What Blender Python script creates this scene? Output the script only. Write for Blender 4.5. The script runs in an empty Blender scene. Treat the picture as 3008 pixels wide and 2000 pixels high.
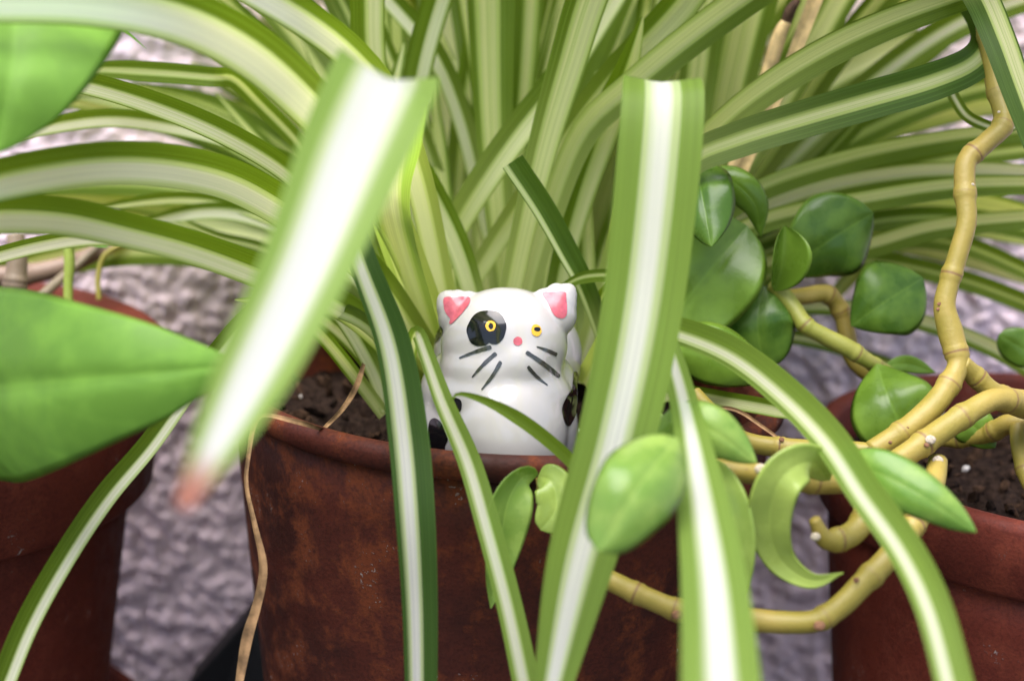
import bpy, bmesh, math, random
import numpy as np
from mathutils import Vector, Matrix, noise
from mathutils.bvhtree import BVHTree
from mathutils.geometry import delaunay_2d_cdt

scene = bpy.context.scene
COL = scene.collection
rnd = random.Random(7)
V = Vector

# ------------------------------------------------------------------ camera
PITCH, ROLL = 0.2627, 0.0510
D = 0.57                      # depth of the pot's rim centre
FS = 5245.0                   # focal length in photo pixels (3008 wide)
S = 3008 / 2358.0             # the pixel lists below use a 2358-wide grid
ZR = 0.20                     # height of the rim of the middle pot
cp_, sp_ = math.cos(PITCH), math.sin(PITCH)
_r, _u, FWD = V((1, 0, 0)), V((0, sp_, cp_)), V((0, cp_, -sp_))
RGT = _r * math.cos(ROLL) + _u * math.sin(ROLL)
UPV = -_r * math.sin(ROLL) + _u * math.cos(ROLL)
CAM = V((0, 0, ZR)) - (FWD * D + RGT * ((1483.7 - 1504) / FS * D) - UPV * ((1079.3 - 1000) / FS * D))

cam_d = bpy.data.cameras.new('camera')
cam = bpy.data.objects.new('camera', cam_d)
COL.objects.link(cam)
cam.matrix_world = Matrix(((RGT.x, UPV.x, -FWD.x, CAM.x), (RGT.y, UPV.y, -FWD.y, CAM.y),
                           (RGT.z, UPV.z, -FWD.z, CAM.z), (0, 0, 0, 1)))
cam_d.sensor_width = 36
cam_d.lens = 36 * FS / 3008
cam_d.clip_start, cam_d.clip_end = 0.01, 200
cam_d.dof.use_dof = True
cam_d.dof.focus_distance = D - 0.066
cam_d.dof.aperture_fstop = cam_d.lens / 8.8
cam_d.dof.aperture_blades = 7
scene.camera = cam

# ------------------------------------------------------------------ sky, light, exposure
SUN_EL, SUN_AZ = math.radians(74), math.radians(215)   # azimuth from +Y, clockwise
world = bpy.data.worlds.new('World')
scene.world = world
world.use_nodes = True
nt = world.node_tree
bg = nt.nodes['Background']
sky = nt.nodes.new('ShaderNodeTexSky')
sky.sky_type = 'NISHITA'
sky.sun_disc = False
sky.sun_elevation = SUN_EL
sky.sun_rotation = SUN_AZ
sky.air_density = 1.0
sky.dust_density = 3.0
sky.ozone_density = 0.6
nt.links.new(sky.outputs[0], bg.inputs[0])
bg.inputs[1].default_value = 0.10
sd = bpy.data.lights.new('sun', 'SUN')
sd.energy = 2.6
sd.angle = math.radians(60)
sd.color = (1.0, 0.97, 0.985)
sun = bpy.data.objects.new('sun', sd)
COL.objects.link(sun)
sdir = V((math.sin(SUN_AZ) * math.cos(SUN_EL), math.cos(SUN_AZ) * math.cos(SUN_EL), math.sin(SUN_EL)))
sun.rotation_euler = (-sdir).to_track_quat('-Z', 'Y').to_euler()
sun.location = sdir * 3
vs = scene.view_settings
vs.view_transform = 'Standard'
vs.look = 'None'
vs.gamma = 1
vs.exposure = 1.5

# ------------------------------------------------------------------ helpers
def at(x, y, q=0.0):
    """pixel on the 2358-wide grid + depth offset (cm, from the pot's centre) -> point"""
    d = D + q * 0.01
    return CAM + FWD * d + RGT * ((x * S - 1504) / FS * d) - UPV * ((y * S - 1000) / FS * d)

def px(w, q):                 # width on the 2358-wide grid -> metres
    return w * S / FS * (D + q * 0.01)

def tag(o, label=None, cat=None, group=None, kind=None):
    for k, v in (('label', label), ('category', cat), ('group', group), ('kind', kind)):
        if v:
            o[k] = v
    return o

def empty(name, loc):
    o = bpy.data.objects.new(name, None)
    o.location = loc
    o.empty_display_size = 0.01
    COL.objects.link(o)
    return o

def obj(name, me, mats, parent=None, smooth=True):
    o = bpy.data.objects.new(name, me)
    COL.objects.link(o)
    for m in (mats if isinstance(mats, (list, tuple)) else [mats]):
        me.materials.append(m)
    if smooth and len(me.polygons):
        me.polygons.foreach_set('use_smooth', [True] * len(me.polygons))
    if parent:
        o.parent = parent
        par = V((0, 0, 0))
        p = parent
        while p:
            par += p.location
            p = p.parent
        me.transform(Matrix.Translation(-par))
    return o

def mesh(verts, faces):
    me = bpy.data.meshes.new('m')
    me.from_pydata([tuple(v) for v in verts], [], faces)
    return me

def spline(P, n):
    """centripetal Catmull-Rom through rows of P, resampled evenly in length of the first 3 columns"""
    P = np.array(P, float)
    Q = np.vstack([2 * P[0] - P[1], P, 2 * P[-1] - P[-2]])
    d = np.maximum(np.linalg.norm(np.diff(Q[:, :3], axis=0), axis=1), 1e-6) ** 0.5
    t = np.concatenate([[0], np.cumsum(d)])
    out = []
    for i in range(1, len(Q) - 2):
        t0, t1, t2, t3 = t[i - 1:i + 3]
        for u in np.linspace(t1, t2, 24, endpoint=(i == len(Q) - 3)):
            A1 = (t1 - u) / (t1 - t0) * Q[i - 1] + (u - t0) / (t1 - t0) * Q[i]
            A2 = (t2 - u) / (t2 - t1) * Q[i] + (u - t1) / (t2 - t1) * Q[i + 1]
            A3 = (t3 - u) / (t3 - t2) * Q[i + 1] + (u - t2) / (t3 - t2) * Q[i + 2]
            B1 = (t2 - u) / (t2 - t0) * A1 + (u - t0) / (t2 - t0) * A2
            B2 = (t3 - u) / (t3 - t1) * A2 + (u - t1) / (t3 - t1) * A3
            out.append((t2 - u) / (t2 - t1) * B1 + (u - t1) / (t2 - t1) * B2)
    out = np.array(out)
    L = np.concatenate([[0], np.cumsum(np.linalg.norm(np.diff(out[:, :3], axis=0), axis=1))])
    s = np.linspace(0, L[-1], n)
    return np.stack([np.interp(s, L, out[:, k]) for k in range(out.shape[1])], 1), L[-1]

def nrm(a):
    return a / np.maximum(np.linalg.norm(a, axis=-1, keepdims=True), 1e-9)

def frames(C, roll, wref=None):
    """width and normal vectors along a centre line; wide side turned to the lens, then rolled"""
    T = nrm(np.gradient(C, axis=0))
    view = nrm(C - np.array(CAM))
    W = np.cross(view, T)
    mag = np.linalg.norm(W, axis=1, keepdims=True)
    if wref is not None:
        W = np.tile(np.array(wref, float), (len(C), 1))
    else:
        W = W * np.minimum(1, mag / 0.25) / np.maximum(mag, 1e-6)
        for i in range(1, len(W)):
            if W[i] @ W[i - 1] < 0:
                W[i] *= -1
        k = np.hanning(9); k /= k.sum()
        Wp = np.pad(W, ((4, 4), (0, 0)), mode='edge')
        W = np.stack([np.convolve(Wp[:, j], k, 'valid') for j in range(3)], 1)
    W = nrm(W - (W * T).sum(1, keepdims=True) * T)
    N = np.cross(T, W)
    s = np.sign((N * -view).sum(1).mean()) or 1
    N = N * s
    a = np.radians(np.interp(np.linspace(0, 1, len(C)), np.linspace(0, 1, len(roll)), roll))[:, None]
    W2 = W * np.cos(a) + N * np.sin(a)
    N2 = -W * np.sin(a) + N * np.cos(a)
    return T, W2, N2

def attr(me, name, vals, kind='FLOAT_COLOR'):
    a = me.attributes.new(name, kind, 'POINT')
    if kind == 'FLOAT':
        a.data.foreach_set('value', np.asarray(vals, 'f').ravel())
    else:
        a.data.foreach_set('color', np.asarray(vals, 'f').ravel())

def uvset(me, uv):
    l = me.uv_layers.new(name='UVMap')
    vi = np.empty(len(me.loops), 'i')
    me.loops.foreach_get('vertex_index', vi)
    l.data.foreach_set('uv', np.asarray(uv, 'f')[vi].ravel())

def blade(pts, w, parent, mat, roll=(0,), fold=0.3, mg=(0.3, 0.3), white=0.5, tip=True, tipb=0.0, lite=0.05,
          n=56, nx=10, seed=None, world_pts=False, wav=0.0, name='leaf', wref=None):
    """a strap leaf: pts (x, y, q) on the pixel grid (or world points), w width list in pixels (or metres)"""
    if not isinstance(w, (list, tuple)):
        w = [w]
    w = np.interp(np.linspace(0, 1, len(pts)), np.linspace(0, 1, len(w)), w)
    rows = []
    for p, ww in zip(pts, w):
        if world_pts:
            rows.append((*p, ww))
        else:
            rows.append((*at(*p), px(ww, p[2])))
    if not world_pts and pts[-1][1] < 0 and parent.name == 'spider_plant':
        # the blade goes on above the picture, arches outward and tapers
        P = V(rows[-1][:3]); t_ = (P - V(rows[-2][:3])).normalized(); w_ = rows[-1][3]
        h = V((P.x - 0.0, P.y - 0.006, 0)); h = h.normalized() if h.length > 1e-4 else V((0, 1, 0))
        for a_, b_, c_, k_ in ((0.05, 0.008, 0.0, 1.0), (0.045, 0.03, 0.004, 0.9), (0.02, 0.05, -0.012, 0.65), (0.0, 0.045, -0.03, 0.15)):
            P = P + t_ * a_ + h * b_ + V((0, 0, c_)); P.y = min(P.y, 0.065)
            rows.append((*P, w_ * k_))
        n = int(n * 1.35)
    R, L = spline(rows, n)
    C, Wd = R[:, :3], np.maximum(R[:, 3], 0.0008)
    T, W, N = frames(C, roll, wref)
    seed = rnd.random() if seed is None else seed
    white = white * 0.6 if white < 0.55 else white
    mg = tuple(g * 0.4 if g < 0.13 else g for g in mg)
    t = np.linspace(0, 1, n)
    if tip:
        Wd = Wd * np.minimum(1, ((1 - t) / 0.22 + 0.02)) ** 0.6
    vs_, uv = [], []
    for i in range(n):
        wob = wav * math.sin(t[i] * 17 + seed * 9)
        for j in range(nx + 1):
            s = 2 * j / nx - 1
            h = fold * (math.sqrt(s * s + 0.02) - 0.141) + wob * s
            k = 1 / math.sqrt(1 + fold * fold)
            p = C[i] + W[i] * (s * Wd[i] / 2 * k) + N[i] * (h * Wd[i] / 2 * k)
            vs_.append(p); uv.append((j / nx, t[i]))
    f = [(i * (nx + 1) + j, i * (nx + 1) + j + 1, (i + 1) * (nx + 1) + j + 1, (i + 1) * (nx + 1) + j)
         for i in range(n - 1) for j in range(nx)]
    me = mesh(vs_, f)
    uvset(me, uv)
    attr(me, 'sty', [(mg[0], mg[1], white, seed)] * len(vs_))
    attr(me, 'tipb', [tipb] * len(vs_), 'FLOAT')
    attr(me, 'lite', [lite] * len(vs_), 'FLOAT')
    return obj(name, me, mat, parent)

def fleshy(pts, wpx, parent, mat, prof='ovate', thick=0.0013, roll=(0,), cup=0.15, n=30, nx=14, tone=0.5,
           name='leaf', wref=None, wav=0.0):
    """a thick oval leaf from stalk end to tip, closed, lens-shaped in section"""
    rows = [(*at(*p), px(wpx, p[2])) for p in pts]
    R, L = spline(rows, n)
    C = R[:, :3]; t = np.linspace(0, 1, n); Wm = R[:, 3]
    if prof == 'ovate':
        pr = np.sin(np.pi * np.clip(t, 0, 1) ** 0.85) ** 0.62 * (1 - 0.10 * t)
        pr = np.where(t > 0.88, pr * (0.82 + 0.18 * (1 - t) / 0.12), pr)
    elif prof == 'round':
        pr = np.sqrt(np.clip(1 - (2 * t - 1) ** 2, 0, 1)) ** 0.9
    elif prof == 'obovate':
        pr = np.sin(np.pi * t ** 1.25) ** 0.6
    else:                      # lance
        pr = np.sin(np.pi * t ** 0.8) ** 0.9
    pr[0] = pr[-1] = 0.02
    T, W, N = frames(C, roll, wref)
    sd_ = rnd.random()
    top, uv = [], []
    for i in range(n):
        for j in range(nx + 1):
            s = 2 * j / nx - 1
            hw = Wm[i] / 2 * pr[i]
            h = cup * s * s * hw + wav * hw * math.sin(t[i] * 9 + sd_ * 6) * s - 0.05 * hw * math.exp(-(s / 0.12) ** 2)
            p = C[i] + W[i] * s * hw + N[i] * h
            top.append((p, N[i], math.sqrt(max(0, 1 - s * s)) * (0.3 + 0.7 * pr[i])))
            uv.append((j / nx, t[i]))
    m = nx + 1
    vs_ = [p + nn * th * thick * 0.5 for p, nn, th in top] + [p - nn * th * thick * 0.5 for p, nn, th in top]
    o_ = n * m
    f = []
    for i in range(n - 1):
        for j in range(nx):
            a, b, c, d = i * m + j, i * m + j + 1, (i + 1) * m + j + 1, (i + 1) * m + j
            f.append((a, b, c, d)); f.append((o_ + d, o_ + c, o_ + b, o_ + a))
    me = mesh(vs_, f)
    uvset(me, uv + uv)
    attr(me, 'sty', [(tone, sd_, 0, 1)] * len(vs_))
    bm = bmesh.new(); bm.from_mesh(me)
    bmesh.ops.remove_doubles(bm, verts=bm.verts, dist=1e-6)
    bmesh.ops.recalc_face_normals(bm, faces=bm.faces)
    bm.to_mesh(me); bm.free()
    return obj(name, me, mat, parent)

def tube(pts, rpx, parent, mat, nodes=(), name='stem', seg=14, n=None, kink=0.0, world_pts=False, tone=0.5, cap=True):
    """a jointed stem; nodes are fractions of the length with a swelling and a brown ring"""
    if not isinstance(rpx, (list, tuple)):
        rpx = [rpx]
    rr = np.interp(np.linspace(0, 1, len(pts)), np.linspace(0, 1, len(rpx)), rpx)
    rows = [((*p, r) if world_pts else (*at(*p), px(r, p[2]))) for p, r in zip(pts, rr)]
    n = n or max(20, 14 * len(pts))
    R, L = spline(rows, n)
    C, rad = R[:, :3], R[:, 3].copy()
    t = np.linspace(0, 1, n)
    ring = np.zeros(n)
    for k in nodes:
        rad *= 1 + 0.20 * np.exp(-((t - k) * L / (0.5 * R[:, 3].mean())) ** 2)
        rad *= 1 - 0.10 * np.exp(-((t - k) * L / (0.16 * R[:, 3].mean())) ** 2)
        ring = np.maximum(ring, np.exp(-((t - k) * L / (0.16 * R[:, 3].mean())) ** 2))
    T = nrm(np.gradient(C, axis=0))
    up = np.array(FWD)
    vs_, cl = [], []
    for i in range(n):
        a = nrm(np.cross(T[i], up)); b = np.cross(T[i], a)
        for j in range(seg):
            th = 2 * math.pi * j / seg
            k = 1 + 0.03 * math.sin(2 * th + i * 0.13)
            vs_.append(C[i] + (a * math.cos(th) + b * math.sin(th)) * rad[i] * k)
            cl.append((ring[i], tone, t[i], 1))
    f = [(i * seg + j, i * seg + (j + 1) % seg, (i + 1) * seg + (j + 1) % seg, (i + 1) * seg + j)
         for i in range(n - 1) for j in range(seg)]
    if cap:
        vs_ += [C[0] - T[0] * rad[0] * 0.25, C[-1] + T[-1] * rad[-1] * 0.25]
        cl += [(0, tone, 0, 1), (0, tone, 1, 1)]
        f += [(n * seg, (j + 1) % seg, j) for j in range(seg)]
        f += [(n * seg + 1, (n - 1) * seg + j, (n - 1) * seg + (j + 1) % seg) for j in range(seg)]
    me = mesh(vs_, f)
    attr(me, 'sty', cl)
    return obj(name, me, mat, parent)

def lathe(profile, seg=128, center=(0, 0, 0), wob=0.0):
    vs_, f = [], []
    for k, (r, z) in enumerate(profile):
        for j in range(seg):
            th = 2 * math.pi * j / seg
            w = 1 + wob * noise.noise(V((math.cos(th) * 2, math.sin(th) * 2, z * 20)))
            vs_.append((center[0] + r * w * math.cos(th), center[1] + r * w * math.sin(th), center[2] + z))
    for k in range(len(profile) - 1):
        for j in range(seg):
            a, b = k * seg + j, k * seg + (j + 1) % seg
            f.append((a, b, b + seg, a + seg))
    return mesh(vs_, f)

# ------------------------------------------------------------------ materials
class NT:
    def __init__(s, name):
        s.m = bpy.data.materials.new(name); s.m.use_nodes = True
        s.t = s.m.node_tree; s.n = s.t.nodes; s.l = s.t.links
        s.p = s.n['Principled BSDF']; s.out = s.n['Material Output']
    def node(s, ty, **kw):
        n = s.n.new(ty)
        for k, v in kw.items():
            if k.startswith('i_'):
                n.inputs[k[2:].replace('_', ' ')].default_value = v
            else:
                setattr(n, k, v)
        return n
    def link(s, a, b): s.l.new(a, b)
    def math(s, op, a, b=0.0, c=None, clamp=False):
        n = s.n.new('ShaderNodeMath'); n.operation = op; n.use_clamp = clamp
        for i, v in enumerate((a, b, c)):
            if v is None: continue
            if isinstance(v, (int, float)): n.inputs[i].default_value = v
            else: s.l.new(v, n.inputs[i])
        return n.outputs[0]
    def step(s, v, lo, hi, a=0.0, b=1.0):
        n = s.n.new('ShaderNodeMapRange'); n.interpolation_type = 'SMOOTHSTEP'
        s.l.new(v, n.inputs[0])
        for i, x in enumerate((lo, hi, a, b)): n.inputs[i + 1].default_value = x
        return n.outputs[0]
    def mix(s, f, a, b, blend='MIX'):
        n = s.n.new('ShaderNodeMix'); n.data_type = 'RGBA'; n.blend_type = blend
        for sock, v in ((n.inputs[0], f), (n.inputs[6], a), (n.inputs[7], b)):
            if isinstance(v, (int, float)): sock.default_value = v
            elif isinstance(v, tuple): sock.default_value = (*v, 1)
            else: s.l.new(v, sock)
        return n.outputs[2]
    def noise(s, vec, scale, detail=3, rough=0.55):
        n = s.node('ShaderNodeTexNoise')
        n.inputs['Scale'].default_value = scale; n.inputs['Detail'].default_value = detail
        n.inputs['Roughness'].default_value = rough
        s.l.new(vec, n.inputs['Vector'])
        return n.outputs[0]
    def comb(s, x, y, z):
        n = s.n.new('ShaderNodeCombineXYZ')
        for i, v in enumerate((x, y, z)):
            if isinstance(v, (int, float)): n.inputs[i].default_value = v
            else: s.l.new(v, n.inputs[i])
        return n.outputs[0]
    def bump(s, h, strength, dist):
        n = s.n.new('ShaderNodeBump'); n.inputs['Strength'].default_value = strength
        n.inputs['Distance'].default_value = dist
        s.l.new(h, n.inputs['Height']); s.l.new(n.outputs[0], s.p.inputs['Normal'])
        return n.outputs[0]
    def pos(s):
        return s.n.new('ShaderNodeNewGeometry').outputs['Position']

def mat_strap():
    k = NT('striped strap leaf')
    uv = k.node('ShaderNodeTexCoord').outputs['UV']
    sx = k.node('ShaderNodeSeparateXYZ'); k.link(uv, sx.inputs[0])
    u, v = sx.outputs[0], sx.outputs[1]
    at_ = k.node('ShaderNodeAttribute', attribute_name='sty')
    sc = k.node('ShaderNodeSeparateColor'); k.link(at_.outputs['Color'], sc.inputs[0])
    ml, mr, wh, seed = sc.outputs[0], sc.outputs[1], sc.outputs[2], at_.outputs['Alpha']
    sd_ = k.math('MULTIPLY', seed, 37.0)
    n1 = k.noise(k.comb(k.math('MULTIPLY', u, 22.0), k.math('MULTIPLY', v, 1.2), sd_), 1.0, 2)
    n2 = k.noise(k.comb(k.math('MULTIPLY', u, 75.0), k.math('MULTIPLY', v, 1.6), sd_), 1.0, 2)
    n3 = k.noise(k.comb(k.math('MULTIPLY', u, 3.0), k.math('MULTIPLY', v, 5.0), sd_), 1.0, 3)
    wob = k.math('MULTIPLY', k.math('SUBTRACT', n1, 0.5), 0.16)
    uw = k.math('ADD', u, wob)
    gl = k.step(k.math('SUBTRACT', uw, ml), -0.025, 0.045, 1.0, 0.0)
    gr = k.step(k.math('SUBTRACT', k.math('SUBTRACT', 1.0, uw), mr), -0.025, 0.045, 1.0, 0.0)
    g = k.math('MAXIMUM', gl, gr)
    # yellow-green bands beside the margins, with thin streaks
    bl = k.step(k.math('SUBTRACT', uw, ml), 0.04, 0.16, 1.0, 0.0)
    br = k.step(k.math('SUBTRACT', k.math('SUBTRACT', 1.0, uw), mr), 0.04, 0.16, 1.0, 0.0)
    band = k.math('MAXIMUM', bl, br)
    streak = k.step(n1, 0.52, 0.66)
    band = k.math('MAXIMUM', k.math('MULTIPLY', band, 0.75), k.math('MULTIPLY', streak, k.math('SUBTRACT', 0.9, wh)), clamp=True)
    pale = k.mix(wh, (0.66, 0.72, 0.26), (0.87, 0.88, 0.85))
    yel = k.mix(wh, (0.36, 0.51, 0.08), (0.50, 0.64, 0.20))
    centre = k.mix(band, pale, yel)
    grn = k.mix(n3, (0.085, 0.145, 0.004), (0.165, 0.255, 0.008))
    grn = k.mix(k.step(n2, 0.5, 0.7), grn, k.mix(0.4, grn, (0.26, 0.42, 0.08)))
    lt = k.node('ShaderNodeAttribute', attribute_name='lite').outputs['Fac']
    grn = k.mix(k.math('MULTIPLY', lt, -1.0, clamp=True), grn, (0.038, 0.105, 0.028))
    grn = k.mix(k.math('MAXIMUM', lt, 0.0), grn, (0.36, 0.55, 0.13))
    col = k.mix(g, centre, grn)
    fine = k.step(n2, 0.3, 0.7, 0.83, 1.08)
    cm = k.node('ShaderNodeVectorMath', operation='SCALE'); k.link(col, cm.inputs[0]); k.link(fine, cm.inputs[3])
    col = cm.outputs[0]
    # paler, yellower towards the root
    root = k.step(v, 0.02, 0.35, 0.55, 0.0)
    col = k.mix(root, col, (0.58, 0.65, 0.26))
    # dry tip
    tb = k.node('ShaderNodeAttribute', attribute_name='tipb').outputs['Fac']
    edge = k.math('ADD', v, k.math('MULTIPLY', k.math('SUBTRACT', n3, 0.5), 0.03))
    tm = k.math('MULTIPLY', tb, k.step(edge, 0.955, 0.99))
    col = k.mix(tm, col, (0.48, 0.20, 0.15))
    k.link(col, k.p.inputs['Base Color'])
    k.p.inputs['Roughness'].default_value = 0.42
    k.p.inputs['Specular IOR Level'].default_value = 0.22
    bn = k.bump(n2, 0.25, 0.0004)
    tr = k.node('ShaderNodeBsdfTranslucent')
    tc = k.mix(1.0, col, (1.0, 1.0, 0.5), 'MULTIPLY')
    k.link(tc, tr.inputs[0])
    mx = k.node('ShaderNodeMixShader'); mx.inputs[0].default_value = 0.64
    k.link(k.p.outputs[0], mx.inputs[1]); k.link(tr.outputs[0], mx.inputs[2]); k.link(mx.outputs[0], k.out.inputs[0])
    return k.m

def mat_fleshy(name, dark, light, trans=0.14, rough=0.28, veins=0.0):
    k = NT(name)
    uv = k.node('ShaderNodeTexCoord').outputs['UV']
    sx = k.node('ShaderNodeSeparateXYZ'); k.link(uv, sx.inputs[0])
    u, v = sx.outputs[0], sx.outputs[1]
    at_ = k.node('ShaderNodeAttribute', attribute_name='sty')
    sc = k.node('ShaderNodeSeparateColor'); k.link(at_.outputs['Color'], sc.inputs[0])
    tone, seed = sc.outputs[0], sc.outputs[1]
    pos = k.pos()
    n1 = k.noise(pos, 90, 4)
    n2 = k.noise(pos, 700, 3)
    col = k.mix(tone, dark, light)
    col = k.mix(k.step(n1, 0.35, 0.7, 0.0, 0.35), col, tuple(min(1, c * 1.5 + 0.01) for c in light))
    # midrib and arching side veins
    c0 = k.math('ABSOLUTE', k.math('SUBTRACT', u, 0.5))
    rib = k.step(c0, 0.004, 0.03, 1.0, 0.0)
    ph = k.math('MULTIPLY', k.math('SUBTRACT', v, k.math('MULTIPLY', c0, 0.55)), 34.0)
    sv = k.step(k.math('SINE', ph), 0.75, 1.0)
    vein = k.math('MAXIMUM', k.math('MULTIPLY', rib, 0.3), k.math('MULTIPLY', sv, veins))
    col = k.mix(k.math('MULTIPLY', vein, 0.4), col, tuple(min(1, c * 1.9 + 0.02) for c in light))
    edge = k.step(c0, 0.46, 0.5)
    col = k.mix(k.math('MULTIPLY', edge, 0.2), col, (0.30, 0.42, 0.06))
    k.link(col, k.p.inputs['Base Color'])
    k.link(k.step(n1, 0.3, 0.7, rough, rough + 0.16), k.p.inputs['Roughness'])
    k.p.inputs['Specular IOR Level'].default_value = 0.35
    h = k.math('ADD', k.math('MULTIPLY', n2, 0.25), k.math('ADD', k.math('MULTIPLY', n1, 0.9), k.math('MULTIPLY', vein, -0.8)))
    k.bump(h, 0.3, 0.0006)
    tr = k.node('ShaderNodeBsdfTranslucent')
    k.link(k.mix(1.0, col, (1.4, 1.5, 0.5), 'MULTIPLY'), tr.inputs[0])
    mx = k.node('ShaderNodeMixShader'); mx.inputs[0].default_value = trans
    k.link(k.p.outputs[0], mx.inputs[1]); k.link(tr.outputs[0], mx.inputs[2]); k.link(mx.outputs[0], k.out.inputs[0])
    return k.m

def mat_stem(name, a, b, ringc=(0.16, 0.07, 0.03), green=(0.26, 0.34, 0.05)):
    k = NT(name)
    at_ = k.node('ShaderNodeAttribute', attribute_name='sty')
    sc = k.node('ShaderNodeSeparateColor'); k.link(at_.outputs['Color'], sc.inputs[0])
    pos = k.pos()
    n1, n2 = k.noise(pos, 60, 4), k.noise(pos, 900, 3)
    col = k.mix(k.step(n1, 0.35, 0.65), a, b)
    col = k.mix(sc.outputs[1], col, green)
    col = k.mix(k.step(n2, 0.66, 0.74, 0, 0.5), col, ringc)
    col = k.mix(k.math('MULTIPLY', k.step(sc.outputs[0], 0.25, 0.9), 0.75), col, ringc)
    k.link(col, k.p.inputs['Base Color'])
    k.p.inputs['Roughness'].default_value = 0.5
    k.p.inputs['Subsurface Weight'].default_value = 0.12
    k.p.inputs['Subsurface Radius'].default_value = (0.003, 0.002, 0.0008)
    k.p.inputs['Subsurface Scale'].default_value = 0.6
    k.bump(k.math('ADD', n2, n1), 0.25, 0.0005)
    return k.m

def mat_terracotta(name, a, b, c):
    k = NT(name)
    pos = k.pos()
    big = k.noise(pos, 22, 5, 0.65)
    mid = k.noise(pos, 75, 5, 0.7)
    fine = k.noise(pos, 900, 3)
    sx = k.node('ShaderNodeSeparateXYZ'); k.link(pos, sx.inputs[0])
    drip = k.noise(k.comb(k.math('MULTIPLY', sx.outputs[0], 70.0), k.math('MULTIPLY', sx.outputs[1], 70.0),
                          k.math('MULTIPLY', sx.outputs[2], 16.0)), 1.0, 4)
    col = k.mix(k.step(big, 0.38, 0.62), a, b)
    col = k.mix(k.step(k.math('ADD', mid, k.math('MULTIPLY', drip, 0.4)), 0.66, 0.86, 0, 0.75), col, c)
    col = k.mix(k.step(fine, 0.42, 0.68, 0.0, 0.35), col, tuple(x * 0.4 for x in b))
    lime = k.math('MULTIPLY', k.step(fine, 0.60, 0.66), k.step(mid, 0.58, 0.70))
    col = k.mix(k.math('MULTIPLY', lime, 0.45), col, (0.50, 0.46, 0.43))
    k.link(col, k.p.inputs['Base Color'])
    k.link(k.step(mid, 0.3, 0.7, 0.55, 0.85), k.p.inputs['Roughness'])
    k.p.inputs['Specular IOR Level'].default_value = 0.2
    k.bump(k.math('ADD', k.math('MULTIPLY', fine, 0.6), mid), 0.35, 0.0008)
    return k.m

def mat_plain(name, col, rough=0.5, spec=0.5, coat=0.0, var=0.0, scale=200, bump=0.0):
    k = NT(name)
    if var:
        n = k.noise(k.pos(), scale, 4)
        k.link(k.mix(k.step(n, 0.3, 0.7), tuple(c * (1 - var) for c in col), tuple(min(1, c * (1 + var)) for c in col)), k.p.inputs['Base Color'])
        if bump:
            k.bump(n, bump, 0.0008)
    else:
        k.p.inputs['Base Color'].default_value = (*col, 1)
    k.p.inputs['Roughness'].default_value = rough
    k.p.inputs['Specular IOR Level'].default_value = spec
    k.p.inputs['Coat Weight'].default_value = coat
    k.p.inputs['Coat Roughness'].default_value = 0.04
    return k.m

def mat_stucco():
    k = NT('stucco')
    pos = k.pos()
    n1, n2, n3 = k.noise(pos, 12, 4), k.noise(pos, 450, 4, 0.6), k.noise(pos, 120, 3)
    col = k.mix(n1, (0.86, 0.66, 0.73), (0.92, 0.75, 0.81))
    col = k.mix(k.step(n3, 0.5, 0.75, 0, 0.25), col, (0.66, 0.55, 0.60))
    k.link(col, k.p.inputs['Base Color'])
    k.p.inputs['Roughness'].default_value = 0.9
    k.p.inputs['Specular IOR Level'].default_value = 0.2
    k.bump(n2, 0.4, 0.001)
    return k.m

M_STRAP = mat_strap()
M_VINE = mat_fleshy('vine leaf', (0.040, 0.105, 0.010), (0.17, 0.28, 0.025), 0.18, 0.22, 0.0)
M_BROAD = mat_fleshy('broad leaf', (0.08, 0.23, 0.03), (0.21, 0.38, 0.05), 0.42, 0.42, 0.1)
M_YOUNG = mat_fleshy('young vine leaf', (0.085, 0.22, 0.03), (0.33, 0.41, 0.09), 0.3, 0.18, 0.0)
M_STEM = mat_stem('yellow stem', (0.255, 0.165, 0.022), (0.34, 0.21, 0.045))
M_WOOD = mat_stem('brown stem', (0.20, 0.13, 0.09), (0.30, 0.21, 0.15), (0.08, 0.05, 0.03), (0.10, 0.14, 0.04))
M_SCAR = mat_plain('scar', (0.50, 0.42, 0.32), 0.8, 0.2, 0, 0.3, 1500, 0.4)
M_BUD = mat_plain('bud scale', (0.22, 0.11, 0.06), 0.8, 0.2, 0, 0.4, 1500, 0.4)
M_DRY = mat_plain('dry leaf', (0.24, 0.14, 0.065), 0.75, 0.25, 0, 0.45, 220, 0.4)
M_TAN = mat_plain('tan dry stalk', (0.62, 0.44, 0.20), 0.65, 0.3, 0, 0.25, 220, 0.3)
M_BROWN = mat_plain('withered tip', (0.09, 0.05, 0.03), 0.8, 0.2, 0, 0.4, 400, 0.4)
M_POT = mat_terracotta('weathered terracotta', (0.070, 0.015, 0.008), (0.034, 0.009, 0.006), (0.15, 0.036, 0.011))
M_POT2 = mat_terracotta('smooth terracotta', (0.120, 0.022, 0.012), (0.09, 0.016, 0.009), (0.145, 0.030, 0.015))
M_SOIL = mat_plain('soil', (0.017, 0.010, 0.007), 0.95, 0.08, 0, 0.6, 500, 0.6)
M_CLOD = mat_plain('bark bits', (0.036, 0.020, 0.012), 0.95, 0.08, 0, 0.6, 500, 0.6)
M_PERL = mat_plain('perlite', (0.62, 0.58, 0.54), 0.85, 0.2, 0, 0.2, 900, 0.4)
M_GLAZE = mat_plain('white glaze', (0.47, 0.44, 0.43), 0.3, 0.4, 1.0, 0.03, 60)
M_PINK = mat_plain('pink glaze', (0.50, 0.10, 0.135), 0.3, 0.4, 0.2, 0.18, 500)
M_BLACK = mat_plain('black glaze', (0.006, 0.006, 0.007), 0.12, 0.4, 0.2)
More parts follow.
